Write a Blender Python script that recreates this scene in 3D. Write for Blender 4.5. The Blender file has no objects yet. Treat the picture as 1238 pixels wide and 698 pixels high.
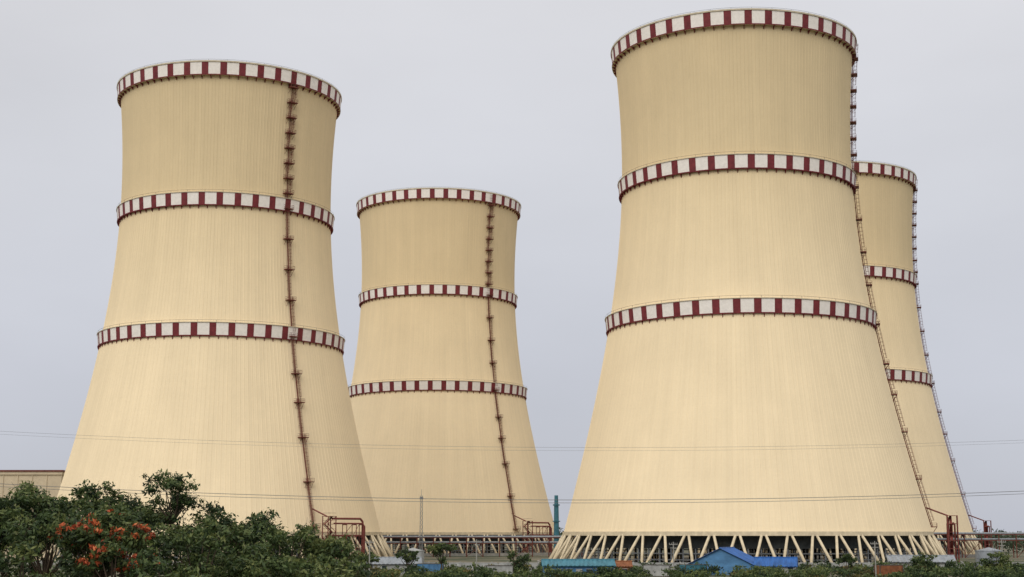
import bpy, math, random
import numpy as np
from mathutils import Vector, Matrix
random.seed(7); rng=np.random.default_rng(7)
scene=bpy.context.scene
col=scene.collection
sin,cos,pi=math.sin,math.cos,math.pi

# ---------------------------------------------------------------- materials
def new_mat(name):
    m=bpy.data.materials.new(name); m.use_nodes=True
    nt=m.node_tree; b=nt.nodes['Principled BSDF']
    return m,nt,b
def simple(name,c,rough=.7,var=.25,scale=.6,metal=0,bump=0.0,stretch=(1,1,1)):
    m,nt,b=new_mat(name)
    tc=nt.nodes.new('ShaderNodeTexCoord'); mp=nt.nodes.new('ShaderNodeMapping')
    mp.inputs['Scale'].default_value=stretch
    nz=nt.nodes.new('ShaderNodeTexNoise'); nz.inputs['Scale'].default_value=scale; nz.inputs['Detail'].default_value=6; nz.inputs['Roughness'].default_value=.65
    rp=nt.nodes.new('ShaderNodeValToRGB')
    rp.color_ramp.elements[0].position=.3; rp.color_ramp.elements[1].position=.7
    rp.color_ramp.elements[0].color=(*[x*(1-var) for x in c],1)
    rp.color_ramp.elements[1].color=(*[min(.95,x*(1+var*.5)) for x in c],1)
    L=nt.links.new
    L(tc.outputs['Object'],mp.inputs[0]); L(mp.outputs[0],nz.inputs['Vector']); L(nz.outputs[0],rp.inputs[0]); L(rp.outputs[0],b.inputs['Base Color'])
    b.inputs['Roughness'].default_value=rough; b.inputs['Metallic'].default_value=metal
    b.inputs['Specular IOR Level'].default_value=.25
    if bump:
        bp=nt.nodes.new('ShaderNodeBump'); bp.inputs['Strength'].default_value=bump; L(nz.outputs[0],bp.inputs['Height']); L(bp.outputs[0],b.inputs['Normal'])
    return m

def shell_material():
    m,nt,b=new_mat('cream_concrete_shell'); N=nt.nodes.new; L=nt.links.new
    uv=N('ShaderNodeUVMap'); uv.uv_map='UVMap'
    sep=N('ShaderNodeSeparateXYZ'); L(uv.outputs[0],sep.inputs[0])
    oi=N('ShaderNodeObjectInfo')
    def noise(su,sv,scale,detail=5,rough=.6):
        mp=N('ShaderNodeMapping'); mp.inputs['Scale'].default_value=(su,sv,1)
        L(uv.outputs[0],mp.inputs[0])
        off=N('ShaderNodeCombineXYZ'); L(oi.outputs['Random'],off.inputs[2]); 
        ad=N('ShaderNodeVectorMath'); ad.operation='MULTIPLY_ADD'; ad.inputs[1].default_value=(50,50,50)
        L(off.outputs[0],ad.inputs[0]); L(mp.outputs[0],ad.inputs[2])
        n=N('ShaderNodeTexNoise'); n.inputs['Scale'].default_value=scale; n.inputs['Detail'].default_value=detail; n.inputs['Roughness'].default_value=rough
        L(ad.outputs[0],n.inputs['Vector']); return n.outputs[0]
    def rng_(src,a,bb,c,d):
        r=N('ShaderNodeMapRange'); r.inputs[1].default_value=a; r.inputs[2].default_value=bb; r.inputs[3].default_value=c; r.inputs[4].default_value=d
        L(src,r.inputs[0]); return r.outputs[0]
    def mul(a,c):
        x=N('ShaderNodeMath'); x.operation='MULTIPLY'; L(a,x.inputs[0]); L(c,x.inputs[1]); return x.outputs[0]
    s1=rng_(noise(1.1,.012,1.0),.3,.7,.955,1.02)
    s2=rng_(noise(.22,.02,1.0),.3,.7,.96,1.02)
    s3=rng_(noise(.05,.05,1.0,6,.7),.3,.7,.95,1.03)
    s4=rng_(noise(1.6,1.6,1.0,6,.75),.3,.7,.97,1.03)
    md=N('ShaderNodeMath'); md.operation='MULTIPLY'; md.inputs[1].default_value=1/2.4; L(sep.outputs[1],md.inputs[0])
    fr=N('ShaderNodeMath'); fr.operation='FRACT'; L(md.outputs[0],fr.inputs[0])
    lj=rng_(fr.outputs[0],0,.07,.98,1.0)
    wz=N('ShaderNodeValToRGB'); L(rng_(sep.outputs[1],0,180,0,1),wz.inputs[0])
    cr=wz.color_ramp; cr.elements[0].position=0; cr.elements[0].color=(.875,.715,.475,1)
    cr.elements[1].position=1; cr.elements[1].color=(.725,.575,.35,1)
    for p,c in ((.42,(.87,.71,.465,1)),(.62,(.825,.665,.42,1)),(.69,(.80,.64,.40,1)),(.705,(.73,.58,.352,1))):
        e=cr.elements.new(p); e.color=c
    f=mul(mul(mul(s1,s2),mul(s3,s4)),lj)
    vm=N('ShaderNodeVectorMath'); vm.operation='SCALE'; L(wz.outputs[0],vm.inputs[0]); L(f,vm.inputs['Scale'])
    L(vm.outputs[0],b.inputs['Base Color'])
    b.inputs['Roughness'].default_value=.85; b.inputs['Specular IOR Level'].default_value=.2
    return m
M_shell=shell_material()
M_white=simple('white_band_paint',(.88,.82,.75),.6,.12,.9)
M_red=simple('dark_red_band_paint',(.19,.030,.034),.6,.35,.7)
M_lip=simple('rim_concrete',(.60,.52,.38),.8,.25,.8)
M_steelred=simple('red_oxide_steel',(.17,.050,.036),.6,.4,.8)
M_pipered=simple('red_pipework_paint',(.20,.055,.045),.6,.35,.8)
M_col=simple('column_concrete',(.68,.57,.39),.8,.25,.7)
M_fill=simple('dark_fill_pack',(.045,.05,.05),.9,.5,.5)
M_conc=simple('grey_concrete',(.32,.31,.28),.85,.3,.5)
M_grey=simple('galvanised_steel',(.30,.32,.34),.5,.3,.8,metal=.3)
M_darksteel=simple('dark_steel',(.10,.09,.08),.6,.3,.8)
M_blue=simple('blue_roof_sheet',(.030,.12,.36),.55,.5,.5,stretch=(2,.4,1))
M_blue2=simple('light_blue_roof_sheet',(.08,.20,.36),.6,.4,.6,stretch=(2,.4,1))
M_teal=simple('teal_roof_sheet',(.06,.19,.24),.6,.4,.6,stretch=(2,.4,1))
M_wallw=simple('whitewashed_wall',(.40,.40,.38),.8,.4,.5)
M_glass=simple('window_glass',(.03,.04,.05),.15,.3,.6)
M_rust=simple('rust_metal',(.26,.10,.045),.8,.5,.8)
M_beige=simple('beige_cladding',(.60,.50,.35),.7,.15,.2)
M_bark=simple('bark',(.09,.065,.045),.9,.4,3)
M_wire=simple('wire_aluminium',(.16,.16,.16),.5,.1,1)

def leaf_mat(name,stops,transl=.25):
    m,nt,b=new_mat(name); L=nt.links.new
    at=nt.nodes.new('ShaderNodeAttribute'); at.attribute_name='tint'
    rp=nt.nodes.new('ShaderNodeValToRGB'); cr=rp.color_ramp
    cr.elements[0].position=stops[0][0]; cr.elements[0].color=(*stops[0][1],1)
    cr.elements[1].position=stops[-1][0]; cr.elements[1].color=(*stops[-1][1],1)
    for p,c in stops[1:-1]:
        e=cr.elements.new(p); e.color=(*c,1)
    L(at.outputs['Fac'],rp.inputs[0]); L(rp.outputs[0],b.inputs['Base Color'])
    b.inputs['Roughness'].default_value=.6; b.inputs['Specular IOR Level'].default_value=.3
    tr=nt.nodes.new('ShaderNodeBsdfTranslucent'); L(rp.outputs[0],tr.inputs[0])
    mx=nt.nodes.new('ShaderNodeMixShader'); mx.inputs[0].default_value=transl
    L(b.outputs[0],mx.inputs[1]); L(tr.outputs[0],mx.inputs[2]); L(mx.outputs[0],nt.nodes['Material Output'].inputs[0])
    return m
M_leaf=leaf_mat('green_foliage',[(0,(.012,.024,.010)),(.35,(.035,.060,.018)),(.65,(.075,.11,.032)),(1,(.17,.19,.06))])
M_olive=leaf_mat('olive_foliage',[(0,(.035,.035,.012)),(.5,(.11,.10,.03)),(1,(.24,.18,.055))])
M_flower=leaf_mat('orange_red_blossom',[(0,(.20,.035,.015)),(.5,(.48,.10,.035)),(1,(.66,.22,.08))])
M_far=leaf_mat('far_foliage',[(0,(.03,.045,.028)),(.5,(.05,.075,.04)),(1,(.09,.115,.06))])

# ---------------------------------------------------------------- mesh builder
class MB:
    def __init__(s): s.v=[]; s.f=[]; s.m=[]
    def quad(s,a,b,c,d,mi=0):
        i=len(s.v); s.v+= [tuple(a),tuple(b),tuple(c),tuple(d)]; s.f.append((i,i+1,i+2,i+3)); s.m.append(mi)
    def poly(s,pts,mi=0):
        i=len(s.v); s.v+=[tuple(p) for p in pts]; s.f.append(tuple(range(i,i+len(pts)))); s.m.append(mi)
    def box(s,c,ax,ay,az,mi=0):   # centre, half-axis vectors
        c=Vector(c); ax=Vector(ax); ay=Vector(ay); az=Vector(az); i=len(s.v)
        for k in range(8):
            s.v.append(tuple(c+(ax if k&1 else -ax)+(ay if k&2 else -ay)+(az if k&4 else -az)))
        for q in ((0,2,3,1),(4,5,7,6),(0,1,5,4),(2,6,7,3),(0,4,6,2),(1,3,7,5)):
            s.f.append(tuple(i+j for j in q)); s.m.append(mi)
    def abox(s,x0,x1,y0,y1,z0,z1,mi=0):
        s.box(((x0+x1)/2,(y0+y1)/2,(z0+z1)/2),((x1-x0)/2,0,0),(0,(y1-y0)/2,0),(0,0,(z1-z0)/2),mi)
    def tube(s,p,q,r0,r1=None,n=6,mi=0,cap=True):
        r1=r0 if r1 is None else r1
        p=Vector(p); q=Vector(q); d=(q-p)
        if d.length<1e-6: return
        d.normalize(); u=d.orthogonal().normalized(); w=d.cross(u); i=len(s.v)
        for base,r in ((p,r0),(q,r1)):
            for k in range(n):
                a=2*pi*k/n; s.v.append(tuple(base+u*(r*cos(a))+w*(r*sin(a))))
        for k in range(n):
            s.f.append((i+k,i+(k+1)%n,i+n+(k+1)%n,i+n+k)); s.m.append(mi)
        if cap:
            s.f.append(tuple(i+k for k in reversed(range(n)))); s.m.append(mi)
            s.f.append(tuple(i+n+k for k in range(n))); s.m.append(mi)
    def obj(s,name,mats,parent=None,smooth=False):
        me=bpy.data.meshes.new(name); me.from_pydata(s.v,[],s.f)
        for m in mats: me.materials.append(m)
        me.polygons.foreach_set('material_index',s.m)
        if smooth: me.polygons.foreach_set('use_smooth',[True]*len(s.f))
        me.update(); o=bpy.data.objects.new(name,me); col.objects.link(o)
        if parent: o.parent=parent
        return o
def empty(name,loc=(0,0,0),rz=0):
    e=bpy.data.objects.new(name,None); e.location=loc; e.rotation_euler=(0,0,rz); col.objects.link(e); return e

# ---------------------------------------------------------------- cooling towers
Z0,ZT,ZTOP,A=9.8,134.0,173.2,38.2
def R(z):
    b=106.0 if z<ZT else 112.0
    return A*math.sqrt(1+((z-ZT)/b)**2)
def P(r,th,z): return Vector((r*sin(th),-r*cos(th),z))

def build_shell_mesh():
    NR=210; fr=[0,.74,.80,.94]; rows=56
    th=np.array([(k+f)/NR*2*pi-pi for k in range(NR) for f in fr]); dr=np.array([0,0,.06,.06]*NR)
    n=len(th); zs=np.linspace(Z0,ZTOP,rows+1)
    V=[];
    for z in zs:
        r=R(z)+dr
        V.append(np.stack([r*np.sin(th),-r*np.cos(th),np.full(n,z)],1))
    V=np.concatenate(V)
    F=[];UV=[]
    step=np.append(th,pi)
    for j in range(rows):
        for k in range(n):
            k2=(k+1)%n
            F.append((j*n+k,j*n+k2,(j+1)*n+k2,(j+1)*n+k))
            UV+= [(step[k]*45,zs[j]),(step[k+1]*45,zs[j]),(step[k+1]*45,zs[j+1]),(step[k]*45,zs[j+1])]
    base=len(V); ni=96; tI=np.arange(ni)/ni*2*pi; zi=np.linspace(Z0,ZTOP,29)
    VI=[]
    for z in zi:
        r=R(z)-.9; VI.append(np.stack([r*np.sin(tI),-r*np.cos(tI),np.full(ni,z)],1))
    V=np.concatenate([V]+VI)
    for j in range(28):
        for k in range(ni):
            k2=(k+1)%ni
            F.append((base+j*ni+k,base+(j+1)*ni+k,base+(j+1)*ni+k2,base+j*ni+k2)); UV+=[(0,0)]*4
    me=bpy.data.meshes.new('shell'); me.from_pydata(V.tolist(),[],F)
    uvl=me.uv_layers.new(name='UVMap'); uvl.data.foreach_set('uv',np.array(UV,dtype=np.float32).ravel())
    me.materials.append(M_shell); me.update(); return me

def ring(mb,r0,z0,r1,z1,n,mi=0):
    for k in range(n):
        a,b=2*pi*k/n,2*pi*(k+1)/n
        mb.quad(P(r0,a,z0),P(r0,b,z0),P(r1,b,z1),P(r1,a,z1),mi)

def build_band(zb,h,out,nst,top=False):
    mb=MB(); ro=R(zb+h/2)+out
    rb=ro-.15; rt=ro+.25
    for k in range(nst):
        a0=(k)/nst*2*pi; a1=(k+.64)/nst*2*pi; a2=(k+1)/nst*2*pi
        for (s,e,mi,off) in ((a0,a1,0,0),(a1,a2,1,.05)):
            for i in range(2):
                x=s+(e-s)*i/2; y=s+(e-s)*(i+1)/2
                mb.quad(P(rb+off,x,zb),P(rb+off,y,zb),P(rt+off,y,zb+h),P(rt+off,x,zb+h),mi)
            for x in (s,e):
                mb.quad(P(rb-.2,x,zb),P(rb+off,x,zb),P(rt+off,x,zb+h),P(rt-.2,x,zb+h),mi)
        mb.tube(P(rt+.1,a0,zb+h),P(rt+.1,a0,zb+h+.9),.05,n=4,mi=3)
    n=160
    ring(mb,R(zb)-.1,zb-.05,rb+.22,zb-.25,n,2 if top else 1)
    ring(mb,rb+.22,zb-.25,rb+.28,zb+.08,n,1)
    ring(mb,rb+.28,zb+.08,rb-.02,zb+.08,n,1)
    ring(mb,rt+.06,zb+h-.05,rt+.25,zb+h+.02,n,2)
    ring(mb,rt+.25,zb+h+.02,rt+.25,zb+h+(.5 if top else .22),n,2)
    ring(mb,rt+.25,zb+h+(.5 if top else .22),R(zb+h)-1.0,zb+h+(.5 if top else .26),n,2)
    ring(mb,rt+.12,zb+h+.86,rt+.12,zb+h+.94,n,3)
    for k in range(nst*2):
        a=(k+.25)/(nst*2)*2*pi; r=R(zb-1.2)
        t=Vector((cos(a),sin(a),0))*.10
        mb.poly([P(r+.1,a,zb-1.3)+t,P(rb+.2,a,zb-.25)+t,P(r-.1,a,zb-.25)+t],1)
        mb.poly([P(r+.1,a,zb-1.3)-t,P(r-.1,a,zb-.25)-t,P(rb+.2,a,zb-.25)-t],1)
        mb.quad(P(r+.1,a,zb-1.3)-t,P(rb+.2,a,zb-.25)-t,P(rb+.2,a,zb-.25)+t,P(r+.1,a,zb-1.3)+t,1)
    return mb
BM=[M_white,M_red,M_lip,M_darksteel]

def build_ladder(th):
    mb=MB()
    t=Vector((cos(th),sin(th),0)); rad=Vector((sin(th),-cos(th),0))
    def pt(z,off,out): return P(R(z)+out,th,z)+t*off
    def section(z0,z1,off):
        o=.75
        for s in (-.4,.4): mb.tube(pt(z0,off+s,o),pt(z1+1.2,off+s,o),.09,n=5)
        for s in (-.5,.5): mb.tube(pt(z0+2,off+s,o+.75),pt(z1+1.1,off+s,o+.75),.05,n=4)
        mb.tube(pt(z0+2,off,o+1.0),pt(z1+1.1,off,o+1.0),.05,n=4)
        z=z0
        while z<z1:
            mb.tube(pt(z,off-.4,o),pt(z,off+.4,o),.035,n=4); z+=.6
        z=z0+2
        while z<z1+1:
            pts=[pt(z,off-.4,o),pt(z,off-.5,o+.75),pt(z,off,o+1.0),pt(z,off+.5,o+.75),pt(z,off+.4,o)]
            for a,b in zip(pts,pts[1:]): mb.tube(a,b,.04,n=4)
            z+=1.3
        z=z0+1
        while z<z1:
            for s in (-.4,.4): mb.tube(pt(z,off+s,.0),pt(z,off+s,o),.05,n=4)
            z+=3
    def platform(z,w=1.6,d=2.0):
        c=P(R(z)+d/2,th,z)
        mb.box(c,t*w,rad*(d/2),Vector((0,0,.14)))
        for hz in (.6,1.2):
            mb.tube(c-t*w+rad*d/2+Vector((0,0,hz)),c+t*w+rad*d/2+Vector((0,0,hz)),.05,n=4)
            for s in (-w,w): mb.tube(c+t*s-rad*d/2+Vector((0,0,hz)),c+t*s+rad*d/2+Vector((0,0,hz)),.05,n=4)
        for s in (-w,0,w): mb.tube(c+t*s+rad*d/2,c+t*s+rad*d/2+Vector((0,0,1.2)),.05,n=4)
        for s in (-w*.8,w*.8): mb.tube(c+t*s+rad*d/2,P(R(z-2)+.1,th,z-2)+t*s,.08,n=4)
    lows=[12,27,42,54,64,77,90,101,112,123]
    ups=[123]+[123+5.5*i for i in range(1,9)]+[171]
    for i,(a,b) in enumerate(zip(lows,lows[1:])):
        section(a,b,.35 if i%2 else -.35); platform(a)
    for i,(a,b) in enumerate(zip(ups,ups[1:])):
        section(a,b,.75 if i%2 else -.75); platform(a,1.7)
    zz=np.linspace(12,171,60)
    for a,b in zip(zz,zz[1:]): mb.tube(pt(a,0,.35),pt(b,0,.35),.16,n=5,cap=False)
    return mb
def build_pipework(th,sgn=1):
    mb=MB(); t=Vector((cos(th),sin(th),0)); rad=Vector((sin(th),-cos(th),0)); Zv=Vector((0,0,1))
    o=P(63.5,th,0)
    def q(a,b,z): return o+t*a*sgn+rad*b+Zv*z
    for a in (0,3.2):
        for b in (0,3): mb.tube(q(a,b,0),q(a,b,15.5),.18,n=6)
    lv=[0,2.6,5.2,7.8,10.4,13,15.5]
    for i,z in enumerate(lv[1:]):
        mb.box(q(1.6,1.5,z),t*1.8,rad*1.7,Zv*.08)
        a0,a1=(0,3.2) if i%2 else (3.2,0)
        mb.tube(q(a0,0,lv[i]),q(a1,0,z),.10,n=4); mb.tube(q(a0,3,lv[i]),q(a1,3,z),.10,n=4)
        mb.box((q(a0,1,lv[i])+q(a1,1,z))/2,(q(a1,1,z)-q(a0,1,lv[i]))/2,rad*.4,Zv*.06)
        for b in (0,3): mb.tube(q(0,b,z+1.1),q(3.2,b,z+1.1),.05,n=4)
    for k,(z,b,r) in enumerate(((14.8,.8,.36),(13.2,1.9,.28),(9.2,1.2,.32))):
        mb.tube(q(3.2,b,z),q(15,b,z),r,n=10)
        if k<2:
            mb.tube(q(15,b,z),q(16,b,z-1),r,n=10); mb.tube(q(16,b,z-1),q(16,b,0),r,n=10)
    for a in (8,12,15):
        for b in (.3,2.6): mb.tube(q(a,b,0),q(a,b,13.2),.14,n=5)
        mb.tube(q(a,.3,12.8),q(a,2.6,12.8),.14,n=5); mb.tube(q(a,.3,8.7),q(a,2.6,8.7),.14,n=5)
    mb.tube(q(8,.3,8.7),q(12,.3,13),.09,n=4); mb.tube(q(12,.3,8.7),q(15,.3,13),.09,n=4)
    mb.tube(q(1.6,.2,15.5),P(R(18)+.6,th,18)+t*.4,.25,n=8)
    return mb

shell_me=build_shell_mesh()
def build_columns():
    mb=MB(); n=50; rb=64.2; rt=R(Z0)-.3
    for k in range(n):
        a=(k)/n*2*pi; d=pi/n
        foot=P(rb,a,0.2)
        for s in (-1,1):
            mb.tube(foot+Vector((cos(a),sin(a),0))*s*.5,P(rt,a+s*d*.88,Z0+.2),.46,.40,n=8)
        mb.box(P(rb,a,.45),Vector((cos(a),sin(a),0))*1.5,Vector((sin(a),-cos(a),0))*1.2,Vector((0,0,.75)))
    return mb
def build_lintel():
    mb=MB(); n=160; r=R(Z0)
    ring(mb,r-1.1,Z0-.5,r+.35,Z0-.5,n); ring(mb,r+.35,Z0-.5,r+.32,Z0+.7,n); ring(mb,r+.32,Z0+.7,r-.1,Z0+.75,n); ring(mb,r-1.1,Z0+.2,r-1.1,Z0-.5,n)
    return mb
def build_basin():
    mb=MB(); n=96
    ring(mb,67.5,0,67.5,1.3,n); ring(mb,67.5,1.3,66.9,1.3,n); ring(mb,66.9,1.3,66.9,.3,n); ring(mb,66.9,.3,0.1,.3,n)
    return mb
def build_fill():
    mb=MB(); n=90
    ring(mb,55,5.6,55,9.6,n); ring(mb,0.1,5.6,55,5.6,n)
    for k in range(n):
        a=2*pi*k/n
        mb.tube(P(54.5,a,.3),P(54.5,a,9.5),.22,n=5,mi=1)
    for rr in (44,30,14):
        m2=int(rr*1.2)
        for k in range(m2):
            a=2*pi*k/m2; mb.tube(P(rr,a,.3),P(rr,a,5.6),.3,n=4,mi=0)
    for z in (2.2,4.0):
        ring(mb,55.2,z,55.4,z+.35,n,1)
    return mb
cache={}
def inst(name,key,fn,mats,parent,smooth=False):
    if key not in cache:
        o=fn().obj(name,mats,parent,smooth); cache[key]=o.data; return o
    o=bpy.data.objects.new(name,cache[key]); col.objects.link(o); o.parent=parent; return o
towers=[((-106.2,536.6),43.7),((-37.0,729.0),41.4),((75.6,485.0),76),((148.0,678.0),74)]
for (x,y),la in towers:
    e=empty('cooling_tower',(x,y,0))
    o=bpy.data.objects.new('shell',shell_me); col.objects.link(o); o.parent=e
    inst('rim_band','b1',lambda:build_band(168.4,4.4,1.0,40,True),BM,e)
    inst('upper_ring_band','b2',lambda:build_band(122.2,4.3,1.0,40),BM,e)
    inst('lower_ring_band','b3',lambda:build_band(76.0,4.3,1.0,44),BM,e)
    inst('diagonal_columns','c',build_columns,[M_col],e,True)
    inst('base_ring_beam','l',build_lintel,[M_col],e)
    inst('water_basin','ba',build_basin,[M_conc],e)
    inst('fill_pack','fi',build_fill,[M_fill,M_grey],e)
    build_ladder(math.radians(la)).obj('access_ladder',[M_steelred],e)
    build_pipework(math.radians(la)).obj('riser_pipework',[M_pipered],e)

# ---------------------------------------------------------------- ground
def ground():
    m,nt,b=new_mat('ground_dirt_grass'); N=nt.nodes.new; L=nt.links.new
    tc=N('ShaderNodeTexCoord')
    n1=N('ShaderNodeTexNoise'); n1.inputs['Scale'].default_value=.03; n1.inputs['Detail'].default_value=8; n1.inputs['Roughness'].default_value=.7
    n2=N('ShaderNodeTexNoise'); n2.inputs['Scale'].default_value=.5; n2.inputs['Detail'].default_value=8
    L(tc.outputs['Object'],n1.inputs['Vector']); L(tc.outputs['Object'],n2.inputs['Vector'])
    r1=N('ShaderNodeValToRGB'); r1.color_ramp.elements[0].position=.42; r1.color_ramp.elements[1].position=.6
    r1.color_ramp.elements[0].color=(.05,.065,.028,1); r1.color_ramp.elements[1].color=(.20,.165,.11,1)
    r2=N('ShaderNodeMapRange'); r2.inputs[3].default_value=.6; r2.inputs[4].default_value=1.3
    L(n1.outputs[0],r1.inputs[0]); L(n2.outputs[0],r2.inputs[0])
    v=N('ShaderNodeVectorMath'); v.operation='SCALE'; L(r1.outputs[0],v.inputs[0]); L(r2.outputs[0],v.inputs['Scale']); L(v.outputs[0],b.inputs['Base Color'])
    b.inputs['Roughness'].default_value=.95
    bp=N('ShaderNodeBump'); bp.inputs['Distance'].default_value=.3; L(n2.outputs[0],bp.inputs['Height']); L(bp.outputs[0],b.inputs['Normal'])
    mb=MB(); S=9000; n=12
    for i in range(n):
        for j in range(n):
            x0=-S+2*S*i/n; x1=-S+2*S*(i+1)/n; y0=-S+2*S*j/n; y1=-S+2*S*(j+1)/n
            mb.quad((x0,y0,0),(x1,y0,0),(x1,y1,0),(x0,y1,0))
    mb.obj('ground',[m])
ground()

# ---------------------------------------------------------------- foliage
def leaf_arrays(clumps,size,dens,mi=0):
    VV=[];TT=[];MM=[]
    for c in clumps:
        x,y,z,rx,rz,tb=c[:6]; m=c[6] if len(c)>6 else mi
        n=max(12,int(dens*rx*(rx+rz)/2*6/(size*size)))
        d=rng.normal(size=(n,3)); d/=np.linalg.norm(d,axis=1)[:,None]
        lump=1+.18*np.sin(d[:,0]*5+x*3)+.16*np.sin(d[:,1]*6+y)+.14*np.sin(d[:,2]*7+z*2+d[:,0]*4)
        rr=(rng.random(n)**.35)*lump
        stray=rng.random(n)<.07; rr=np.where(stray,rr*1.3,rr)
        p=np.array([x,y,z])+d*rr[:,None]*np.array([rx,rx,rz])
        nn=d*.7+rng.normal(size=(n,3))*.55+np.array([0,0,.25]); nn/=np.linalg.norm(nn,axis=1)[:,None]
        t=np.cross(nn,rng.normal(size=(n,3))); t/=np.linalg.norm(t,axis=1)[:,None]
        bt=np.cross(nn,t)
        s=size*(.55+.9*rng.random(n))[:,None]
        a=p-t*s; b=p+bt*s*.42; cc=p+t*s; dd=p-bt*s*.42
        VV.append(np.stack([a,b,cc,dd],1).reshape(-1,3))
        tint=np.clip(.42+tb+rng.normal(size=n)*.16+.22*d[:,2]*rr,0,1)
        TT.append(tint); MM.append(np.full(n,m))
    return np.concatenate(VV),np.concatenate(TT),np.concatenate(MM)
def leaf_object(name,clumps,size,dens,mats,parent=None):
    V,T,Mi=leaf_arrays(clumps,size,dens)
    n=len(T); me=bpy.data.meshes.new(name)
    me.vertices.add(len(V)); me.vertices.foreach_set('co',V.astype(np.float32).ravel())
    me.loops.add(n*4); me.loops.foreach_set('vertex_index',np.arange(n*4,dtype=np.int32))
    me.polygons.add(n); me.polygons.foreach_set('loop_start',np.arange(0,n*4,4,dtype=np.int32))
    for m in mats: me.materials.append(m)
    me.polygons.foreach_set('material_index',Mi.astype(np.int32))
    me.update(calc_edges=True); me.validate()
    at=me.attributes.new('tint','FLOAT','FACE'); at.data.foreach_set('value',T.astype(np.float32))
    o=bpy.data.objects.new(name,me); col.objects.link(o)
    if parent: o.parent=parent
    return o,n
LEAFTOT=0
def tree(name,x,y,h,cr,ch,mats,nb=16,size=.20,dens=.8,flower=0,trunk=.28,tb=0,spread=1.0,cs=(.24,.42)):
    global LEAFTOT
    e=empty(name,(x,y,0)); mb=MB()
    zc=h-ch*.5; fork=h-ch*.95
    lean=Vector((random.uniform(-.6,.6),random.uniform(-.6,.6),0))
    prev=Vector((0,0,-.2)); 
    for i in range(5):
        nx=Vector((0,0,fork*(i+1)/5))+lean*((i+1)/5)**2+Vector((random.uniform(-.1,.1),random.uniform(-.1,.1),0))
        mb.tube(prev,nx,trunk*(1.25-.14*i),trunk*(1.11-.14*i),n=8,cap=False); prev=nx
    clumps=[]; treebias=random.uniform(-.10,.14)
    for k in range(nb):
        a=k*2.4+random.random()*.8; rr=cr*math.sqrt((k+.5)/nb)*.85*spread
        top=math.sqrt(max(0,1-(rr/cr)**2))
        u=random.random()
        zz=zc+ch*.46*top*(random.uniform(.3,.95) if u<.6 else random.uniform(-.8,.3))
        s=cr*random.uniform(*cs)
        zz=min(zz,h-s*.62)
        c=Vector((rr*cos(a)+lean.x,rr*sin(a)+lean.y,zz))
        mid=(prev+c)*.5+Vector((random.uniform(-.3,.3),random.uniform(-.3,.3),-.3))
        mb.tube(prev,mid,trunk*.42,trunk*.25,n=5,cap=False); mb.tube(mid,c,trunk*.25,trunk*.08,n=5,cap=False)
        for q in range(3):
            mb.tube(c-(c-mid)*.2,c+Vector((random.uniform(-1,1),random.uniform(-1,1),random.uniform(-.3,1)))*s,trunk*.08,trunk*.03,n=4,cap=False)
        bias=tb+treebias+random.uniform(-.26,.30)
        clumps.append((c.x,c.y,c.z,s,s*.62,bias,0))
        for q in range(4):
            dx,dy,dz=[random.uniform(-1,1) for _ in range(3)]
            clumps.append((c.x+dx*s,c.y+dy*s,c.z+dz*s*.6,s*.42,s*.30,bias+random.uniform(-.12,.22),0))
        if flower and random.random()<flower:
            for q in range(8):
                aa=random.uniform(0,2*pi); el=random.uniform(-.1,1.0)
                clumps.append((c.x+cos(aa)*cos(el)*s*1.02,c.y+sin(aa)*cos(el)*s*1.02,c.z+sin(el)*s*.64,s*random.uniform(.14,.32),s*random.uniform(.07,.14),random.uniform(-.25,.25),1))
    mb.obj('trunk_and_limbs',[M_bark],e,True)
    o,n=leaf_object('crown',clumps,size,dens,mats,e); LEAFTOT+=n
G=[M_leaf,M_flower]; O=[M_olive,M_flower]
# wooded edge, lower left
tree('rain_tree',-42.0,132,14.4,4.4,7,G,22,tb=.0)
tree('rain_tree',-37.9,140,14.9,3.6,7,G,18,tb=-.06)
tree('rain_tree',-47.0,128,13.9,4.8,7,G,20)
tree('mango_tree',-34.4,136,13.1,3.8,7,G,20,tb=.08)
tree('neem_tree',-30.3,132,15.6,2.5,5,G,20,size=.17,tb=-.12,trunk=.2,cs=(.26,.42),dens=.75)
tree('rain_tree',-27.0,132,12.9,3.9,7,G,20,tb=.08)
tree('rain_tree',-23.2,136,12.4,3.6,7,G,18,tb=-.02)
tree('mango_tree',-20.2,132,11.3,3.3,7,G,16,tb=.1)
tree('mango_tree',-17.0,134,10.2,3.1,6,G,14,tb=.0)
tree('mango_tree',-14.1,130,8.7,2.5,6,G,12,tb=.08)
tree('flame_tree',-31.0,110,12.0,3.6,6,G,24,flower=.62,tb=.06)
tree('flame_tree',-27.9,108,10.2,2.7,5,G,18,flower=.55,tb=.04)
tree('mango_tree',-35.9,113,12.0,3.0,6,G,16,tb=.06)
tree('teak_tree',-37.6,104,11.6,2.6,6,O,18,tb=.0)
tree('mango_tree',-33.9,103,9.6,2.4,5,G,14,tb=.1)
tree('mango_tree',-23.6,115,10.9,3.6,6,G,18,tb=.04)
tree('mango_tree',-19.2,116,9.5,3.2,6,G,16,tb=.08)
tree('mango_tree',-15.4,117,7.9,2.8,5,G,14,tb=.1)
tree('mango_tree',-24.0,104,8.4,2.8,5,G,14,tb=.1)
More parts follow.
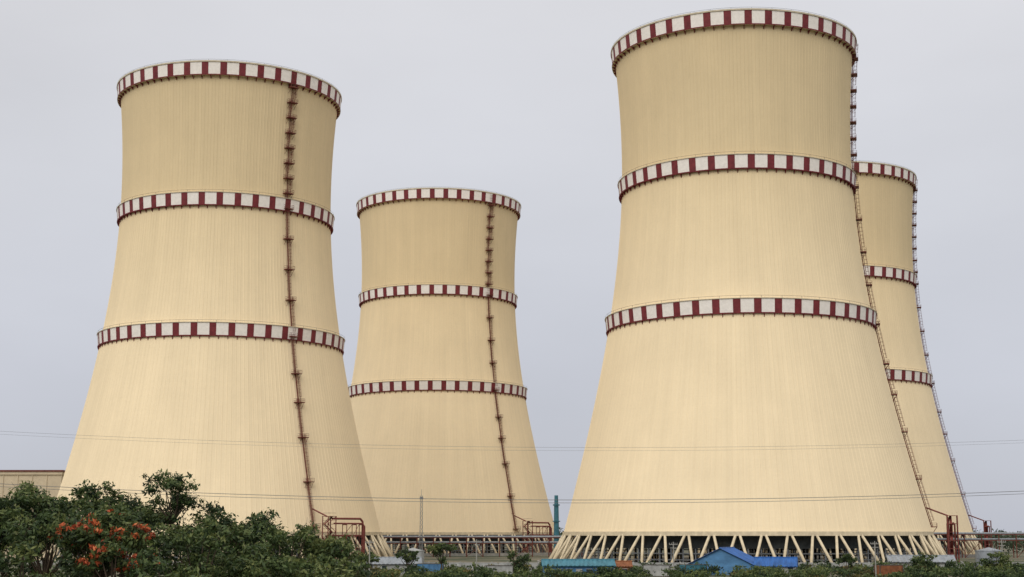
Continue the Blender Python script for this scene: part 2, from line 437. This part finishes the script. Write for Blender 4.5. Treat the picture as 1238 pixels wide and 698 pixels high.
# trees near the plant
tree('small_tree',-15.8,338,8.8,3.2,6,G,14,size=.3,tb=.1)
tree('small_tree',-25,352,6.8,3.0,5,G,12,size=.3)
tree('small_tree',-33,345,6.2,3.2,5,G,12,size=.3,tb=.1)
tree('small_tree',1.5,350,6.0,3.0,5,G,12,size=.3,tb=.0)
tree('small_tree',78,348,5.4,2.6,5,G,12,size=.3,tb=-.1)
tree('small_tree',97,352,5.6,3.4,5,G,12,size=.3,tb=.0)
tree('small_tree',112,345,6.0,3.4,5,G,12,size=.3,tb=.1)

def thicket(name,x0,x1,y0,y1,n,hmin,hmax,size,mats,wmin=1.2,wmax=3,dens=.6):
    cl=[]
    for i in range(n):
        x=random.uniform(x0,x1); y=random.uniform(y0,y1); h=random.uniform(hmin,hmax); w=random.uniform(wmin,wmax)
        tb=random.uniform(-.3,.3)
        cl.append((x,y,h*.45,w,h*.5,tb))
        for q in range(3): cl.append((x+random.uniform(-w,w),y+random.uniform(-w,w),h*random.uniform(.4,.9),w*.45,h*.22,tb+random.uniform(-.1,.15)))
    o,nn=leaf_object(name,cl,size,dens,mats); return nn
n1=thicket('shrub_thicket',-38,120,316,334,110,1.2,3.3,.32,[M_leaf])
n2=thicket('shrub_thicket',-38,40,338,372,30,1.5,3.4,.34,[M_leaf])
n2+=thicket('shrub_thicket',38,72,346,358,14,1.4,3.2,.34,[M_leaf])
n2+=thicket('shrub_thicket',74,130,338,380,44,1.6,3.9,.34,[M_leaf])
n2+=thicket('shrub_thicket',-60,140,392,399,60,1.2,3.0,.36,[M_leaf])
n3=thicket('dry_shrubs',-40,125,320,398,50,1,2.8,.3,[M_olive])
n3+=thicket('understory_shrubs',-52,-15,118,150,40,5,8.2,.24,[M_leaf],1.5,2.6,.5)
n4=thicket('distant_tree_line',-900,900,1150,1300,190,9,17,1.6,[M_far],9,18,.5)
n4+=thicket('distant_tree_line',230,420,700,860,60,6,11,.9,[M_far],4,8,.5)

# ---------------------------------------------------------------- buildings
def gable_shed(name,loc,w,d,hw,hr,rz,roof,wall,over=.5,nwin=4,door=True):
    e=empty(name,loc,rz)
    mb=MB(); mb.abox(-w/2,w/2,-d/2,d/2,0,hw)
    for s in (-1,1): mb.poly([(s*w/2,-d/2,hw),(s*w/2,d/2,hw),(s*w/2,0,hw+hr)])
    mb.obj('walls',[wall],e)
    mb=MB(); k=hr/(d/2)
    for s in (-1,1):
        n=max(6,int(w/.9))
        for i in range(n):
            x0=-w/2-over+(w+2*over)*i/n; x1=-w/2-over+(w+2*over)*(i+1)/n; xm=(x0+x1)/2
            yo=s*(d/2+over); zo=hw-over*k
            for a,b,u,v in ((x0,xm,.0,.12),(xm,x1,.12,.0)):
                mb.quad((a,yo,zo+.1+u),(b,yo,zo+.1+v),(b,0,hw+hr+.1+v),(a,0,hw+hr+.1+u))
        mb.quad((-w/2-over,s*(d/2+over),hw-over*k),(w/2+over,s*(d/2+over),hw-over*k),(w/2+over,0,hw+hr),(-w/2-over,0,hw+hr))
    mb.tube((-w/2-over,0,hw+hr+.15),(w/2+over,0,hw+hr+.15),.2,n=6)
    mb.obj('roof',[roof],e)
    mb=MB()
    for i in range(nwin):
        x=-w/2+w*(i+.5)/nwin
        if door and i==nwin//2: mb.abox(x-.7,x+.7,-d/2-.05,-d/2+.02,0.02,2.2,1)
        else:
            mb.abox(x-.6,x+.6,-d/2-.04,-d/2+.02,1.1,2.1,0); 
            mb.abox(x-.7,x+.7,-d/2-.08,-d/2-.045,2.12,2.22,1); mb.abox(x-.7,x+.7,-d/2-.08,-d/2-.045,.98,1.08,1)
    mb.obj('windows_and_door',[M_glass,M_wallw],e)
gable_shed('blue_roofed_shed',(53.5,372,0),12,17,2.3,4.0,math.radians(66),M_blue,M_blue2)
gable_shed('blue_roofed_shed',(64.5,366,0),9.5,7,2.2,1.8,math.radians(-12),M_blue,M_wallw)
gable_shed('teal_roofed_shed',(14.8,336,0),15.5,6,2.9,1.1,math.radians(2),M_teal,M_blue2,nwin=7)
gable_shed('rusty_hut',(25.2,338,0),3.4,4,2.6,1.0,0,M_rust,M_rust,.2,1,False)
gable_shed('grey_roofed_shed',(-30,372,0),14,7,2.6,1.3,math.radians(6),M_grey,M_wallw)
gable_shed('grey_roofed_shed',(105,385,0),16,8,2.8,1.4,math.radians(-8),M_grey,M_wallw)
def container(loc,rz,mat,L_=6.1):
    e=empty('shipping_container',loc,rz); mb=MB()
    mb.abox(-L_/2,L_/2,-1.2,1.2,.15,2.6)
    n=int(L_/.4)
    for i in range(n):
        x=-L_/2+.2+i*(L_-.4)/n
        for s in (-1,1): mb.abox(x,x+.18,s*1.2-.05,s*1.2+.05,.35,2.4)
    mb.obj('corrugated_body',[mat],e); mb=MB()
    for a in (-L_/2,L_/2):
        for b in (-1.22,1.22): mb.abox(a-.08,a+.08,b-.08,b+.08,0,2.72)
    for b in (-1.22,1.22): mb.abox(-L_/2+.09,L_/2-.09,b-.07,b+.07,2.61,2.73); mb.abox(-L_/2+.09,L_/2-.09,b-.07,b+.07,0.02,.14)
    mb.obj('corner_posts_and_rails',[M_darksteel],e)
container((-3,345,0),.15,M_wallw); container((-20,366,0),-.1,M_blue2); container((88,350,0),.3,M_rust); container((34,352,0),-.2,M_wallw); container((43,356,0),.5,M_teal)
def tank(loc,r,h,mat):
    e=empty('water_tank',loc); mb=MB(); n=28
    ring(mb,r,0,r,h,n); ring(mb,r,h,.05,h+r*.25,n)
    for z in (h*.33,h*.66,h): ring(mb,r+.06,z-.08,r+.06,z+.08,n); ring(mb,r+.06,z+.08,r,z+.08,n)
    for s in (-.25,.25): mb.tube((s,-r-.25,0),(s,-r-.25,h+.9),.05,n=4)
    for i in range(int(h/.4)): mb.tube((-.25,-r-.25,.3+i*.4),(.25,-r-.25,.3+i*.4),.03,n=4)
    mb.obj('tank_body',[mat],e)
tank((-26,392,0),3,5.5,M_wallw); tank((125,392,0),3.5,5.5,M_grey)

# turbine hall, far left
e=empty('turbine_hall',(-262,640,0)); mb=MB()
mb.abox(-75,75,-25,25,0,34); mb.obj('walls',[M_beige],e)
mb=MB(); mb.abox(-75.6,75.6,-25.6,25.6,34,35.2,0); mb.abox(-76,76,-26,26,35.2,35.9,1); mb.obj('parapet',[M_beige,M_steelred],e)
mb=MB()
for i in range(24): 
    x=-72+i*6.2; mb.abox(x,x+3.5,-25.08,-24.9,16,19,0); mb.abox(x,x+3.5,-25.08,-24.9,7,10,0)
for i in range(26): mb.abox(-75+i*6,-74.7+i*6,-25.3,-25.1,0,33.8,1)
mb.obj('windows_and_ribs',[M_glass,M_beige],e)

# low plant building on the right
e=empty('pump_house',(262,640,0)); mb=MB()
mb.abox(-36,36,-10,10,0,8.6); mb.obj('walls',[M_wallw],e)
mb=MB(); mb.abox(-36.5,36.5,-10.5,10.5,8.6,9.3); mb.abox(-20,-8,-5,5,9.3,12.2); mb.obj('roof',[M_conc],e)
mb=MB()
for i in range(11): mb.abox(-33+i*6,-30+i*6,-10.06,-9.9,3.6,6.4)
mb.obj('windows',[M_glass],e)

# pipe racks
def pipe_rack(name,x0,x1,y,h):
    e=empty(name); mb=MB(); n=int((x1-x0)/7)
    for i in range(n+1):
        x=x0+(x1-x0)*i/n
        for yy in (y,y+4): mb.tube((x,yy,0),(x,yy,h),.2,n=5)
        for z in (h-.2,h-2.6): mb.tube((x,y,z),(x,y+4,z),.18,n=4)
        if i<n and i%3==0:
            x2=x0+(x1-x0)*(i+1)/n; mb.tube((x,y,.2),(x2,y,h-2.6),.12,n=4); mb.tube((x2,y,.2),(x,y,h-2.6),.12,n=4)
    for z in (h-.1,h-2.5): mb.tube((x0,y,z),(x1,y,z),.2,n=4); mb.tube((x0,y+4,z),(x1,y+4,z),.2,n=4)
    mb.obj('frame',[M_steelred],e); mb=MB()
    for z in (h+.35,h-2.0):
        for k,r in ((.7,.38),(1.7,.28),(2.8,.45)): mb.tube((x0,y+k,z),(x1,y+k,z),r,n=8)
    mb.obj('pipes',[M_grey],e)
pipe_rack('pipe_rack',-62,30,640,8.2)
pipe_rack('pipe_rack',165,300,615,9.6)

# vent stack in the gap between towers
e=empty('vent_stack',(19.5,655,0)); mb=MB()
mb.tube((0,0,0),(0,0,22),1.3,1.0,n=16); mb.tube((0,0,22),(0,0,22.6),1.5,1.5,n=16); mb.tube((0,0,22.6),(0,0,26.5),.9,.8,n=14)
for z in (8,15): mb.tube((0,0,z),(0,0,z+.4),1.7,1.7,n=16)
mb.obj('flue',[M_teal],e,False)
def lattice(mb,h,w0,w1,n,r=.08):
    c=[(-1,-1),(1,-1),(1,1),(-1,1)]
    for i in range(n):
        z0=h*i/n; z1=h*(i+1)/n; a=w0+(w1-w0)*i/n; b=w0+(w1-w0)*(i+1)/n
        for k in range(4):
            p=c[k]; q=c[(k+1)%4]
            mb.tube((p[0]*a,p[1]*a,z0),(p[0]*b,p[1]*b,z1),r,n=4)
            mb.tube((p[0]*a,p[1]*a,z0),(q[0]*b,q[1]*b,z1),r*.6,n=4)
            mb.tube((q[0]*a,q[1]*a,z0),(p[0]*b,p[1]*b,z1),r*.6,n=4)
            mb.tube((p[0]*b,p[1]*b,z1),(q[0]*b,q[1]*b,z1),r*.6,n=4)
mb=MB(); lattice(mb,25,.7,.35,14,.09); mb.tube((0,0,25),(0,0,27.5),.08,n=5); mb.box((0,-.5,24),(.7,0,0),(0,.2,0),(0,0,.5))
o=mb.obj('lattice_mast',[M_grey]); o.location=(-36.5,600,0)

def pole(x,y,h):
    mb=MB(); mb.tube((0,0,0),(0,0,h),.16,.11,n=8); mb.box((0,0,h-.6),(1.0,0,0),(0,.07,0),(0,0,.07)); mb.box((0,0,h-1.4),(.8,0,0),(0,.07,0),(0,0,.07))
    for s in (-.9,-.4,.4,.9): mb.tube((s,0,h-.55),(s,0,h-.2),.07,n=6)
    o=mb.obj('utility_pole',[M_conc]); o.location=(x,y,0)
for x,y,h in ((-32,336,8.5),(-9,380,8.5),(38,352,8),(84,346,8.2),(118,360,8.5)): pole(x,y,h)

# boundary wall
e=empty('boundary_wall'); mb=MB(); x=-60
while x<150:
    mb.abox(x+.2,x+4.0,400,400.15,0,2.2,0); mb.abox(x-.2,x+.2,399.9,400.25,0,2.5,0); mb.abox(x+.2,x+4.0,399.95,400.2,2.2,2.32,0); x+=4.2
mb.obj('panels_and_posts',[M_wallw],e)

# power line: conductors between pylons beyond the frame
e=empty('power_line')
for sx in (-150,165):
    mb=MB(); lattice(mb,34,2.2,.6,12,.14)
    for z in (22.5,31.5): mb.box((0,0,z),(.15,0,0),(0,4.5,0),(0,0,.15)); mb.tube((0,-4.5,z),(0,0,z+1.6),.08,n=4); mb.tube((0,4.5,z),(0,0,z+1.6),.08,n=4)
    o=mb.obj('pylon',[M_grey],e); o.location=(sx,300,0)
def wire(y,za,zb,sag,r):
    mb=MB(); n=60; pts=[]
    for i in range(n+1):
        t=i/n; pts.append(Vector((-150+315*t,y,za+(zb-za)*t-4*sag*t*(1-t))))
    for a,b in zip(pts,pts[1:]): mb.tube(a,b,r,n=5,cap=False)
    mb.obj('conductor',[M_wire],e)
wire(295.6,22.9,21.8,5.8,.055); wire(304.4,22.4,21.3,5.7,.045)
wire(295.6,33.2,31.5,5.4,.022); wire(304.4,33.0,31.4,5.4,.018)

# ---------------------------------------------------------------- world / light
SUN_EL,SUN_AZ=math.radians(40),math.radians(-22)   # behind the camera, to the left
w=bpy.data.worlds.new('World'); scene.world=w; w.use_nodes=True; nt=w.node_tree; N=nt.nodes.new; L=nt.links.new
bg=nt.nodes['Background']; bg.inputs['Strength'].default_value=.1
sky=N('ShaderNodeTexSky'); sky.sky_type='NISHITA'; sky.sun_disc=False; sky.sun_elevation=SUN_EL
sd=Vector((sin(SUN_AZ)*cos(SUN_EL),-cos(SUN_AZ)*cos(SUN_EL),sin(SUN_EL)))
sky.sun_rotation=math.atan2(sd.x,sd.y)
tc=N('ShaderNodeTexCoord'); sp=N('ShaderNodeSeparateXYZ'); L(tc.outputs['Generated'],sp.inputs[0])
rp=N('ShaderNodeValToRGB'); cr=rp.color_ramp; L(sp.outputs[2],rp.inputs[0])
cr.elements[0].position=0; cr.elements[0].color=(.51,.53,.60,1)
cr.elements[1].position=1; cr.elements[1].color=(1,1,1,1)
for p,c in ((.10,(.57,.585,.65)),(.22,(.645,.655,.70)),(.36,(.715,.715,.745)),(.6,(.97,.97,.98))):
    q=cr.elements.new(p); q.color=(*c,1)
mp=N('ShaderNodeMapping'); mp.inputs['Scale'].default_value=(1,1,2.6); L(tc.outputs['Generated'],mp.inputs[0])
nz=N('ShaderNodeTexNoise'); nz.inputs['Scale'].default_value=2.2; nz.inputs['Detail'].default_value=5; nz.inputs['Roughness'].default_value=.5; L(mp.outputs[0],nz.inputs['Vector'])
mr=N('ShaderNodeMapRange'); mr.inputs[1].default_value=.3; mr.inputs[2].default_value=.7; mr.inputs[3].default_value=9.4; mr.inputs[4].default_value=10.8; L(nz.outputs[0],mr.inputs[0])
vs=N('ShaderNodeVectorMath'); vs.operation='SCALE'; L(rp.outputs[0],vs.inputs[0]); L(mr.outputs[0],vs.inputs['Scale'])
mx=N('ShaderNodeMix'); mx.data_type='RGBA'; mx.inputs[0].default_value=.95
L(sky.outputs[0],mx.inputs[6]); L(vs.outputs[0],mx.inputs[7]); L(mx.outputs[2],bg.inputs[0])
sl=bpy.data.lights.new('sun','SUN'); sl.energy=1.5; sl.angle=math.radians(45); sl.color=(1,.955,.885)
so=bpy.data.objects.new('sun',sl); so.rotation_euler=(-sd).to_track_quat('-Z','Y').to_euler(); so.location=(0,0,300); col.objects.link(so)

# ---------------------------------------------------------------- camera
cd=bpy.data.cameras.new('camera'); cd.sensor_width=36; cd.lens=36*1780/1238; cd.clip_end=20000; cd.clip_start=.5
co=bpy.data.objects.new('camera',cd); co.location=(0,0,10); co.rotation_euler=(math.radians(90+9.44),0,0); col.objects.link(co)
scene.camera=co
scene.view_settings.view_transform='Standard'; scene.view_settings.look='None'; scene.view_settings.exposure=0
print('LEAVES',LEAFTOT,n1,n2,n3,n4)
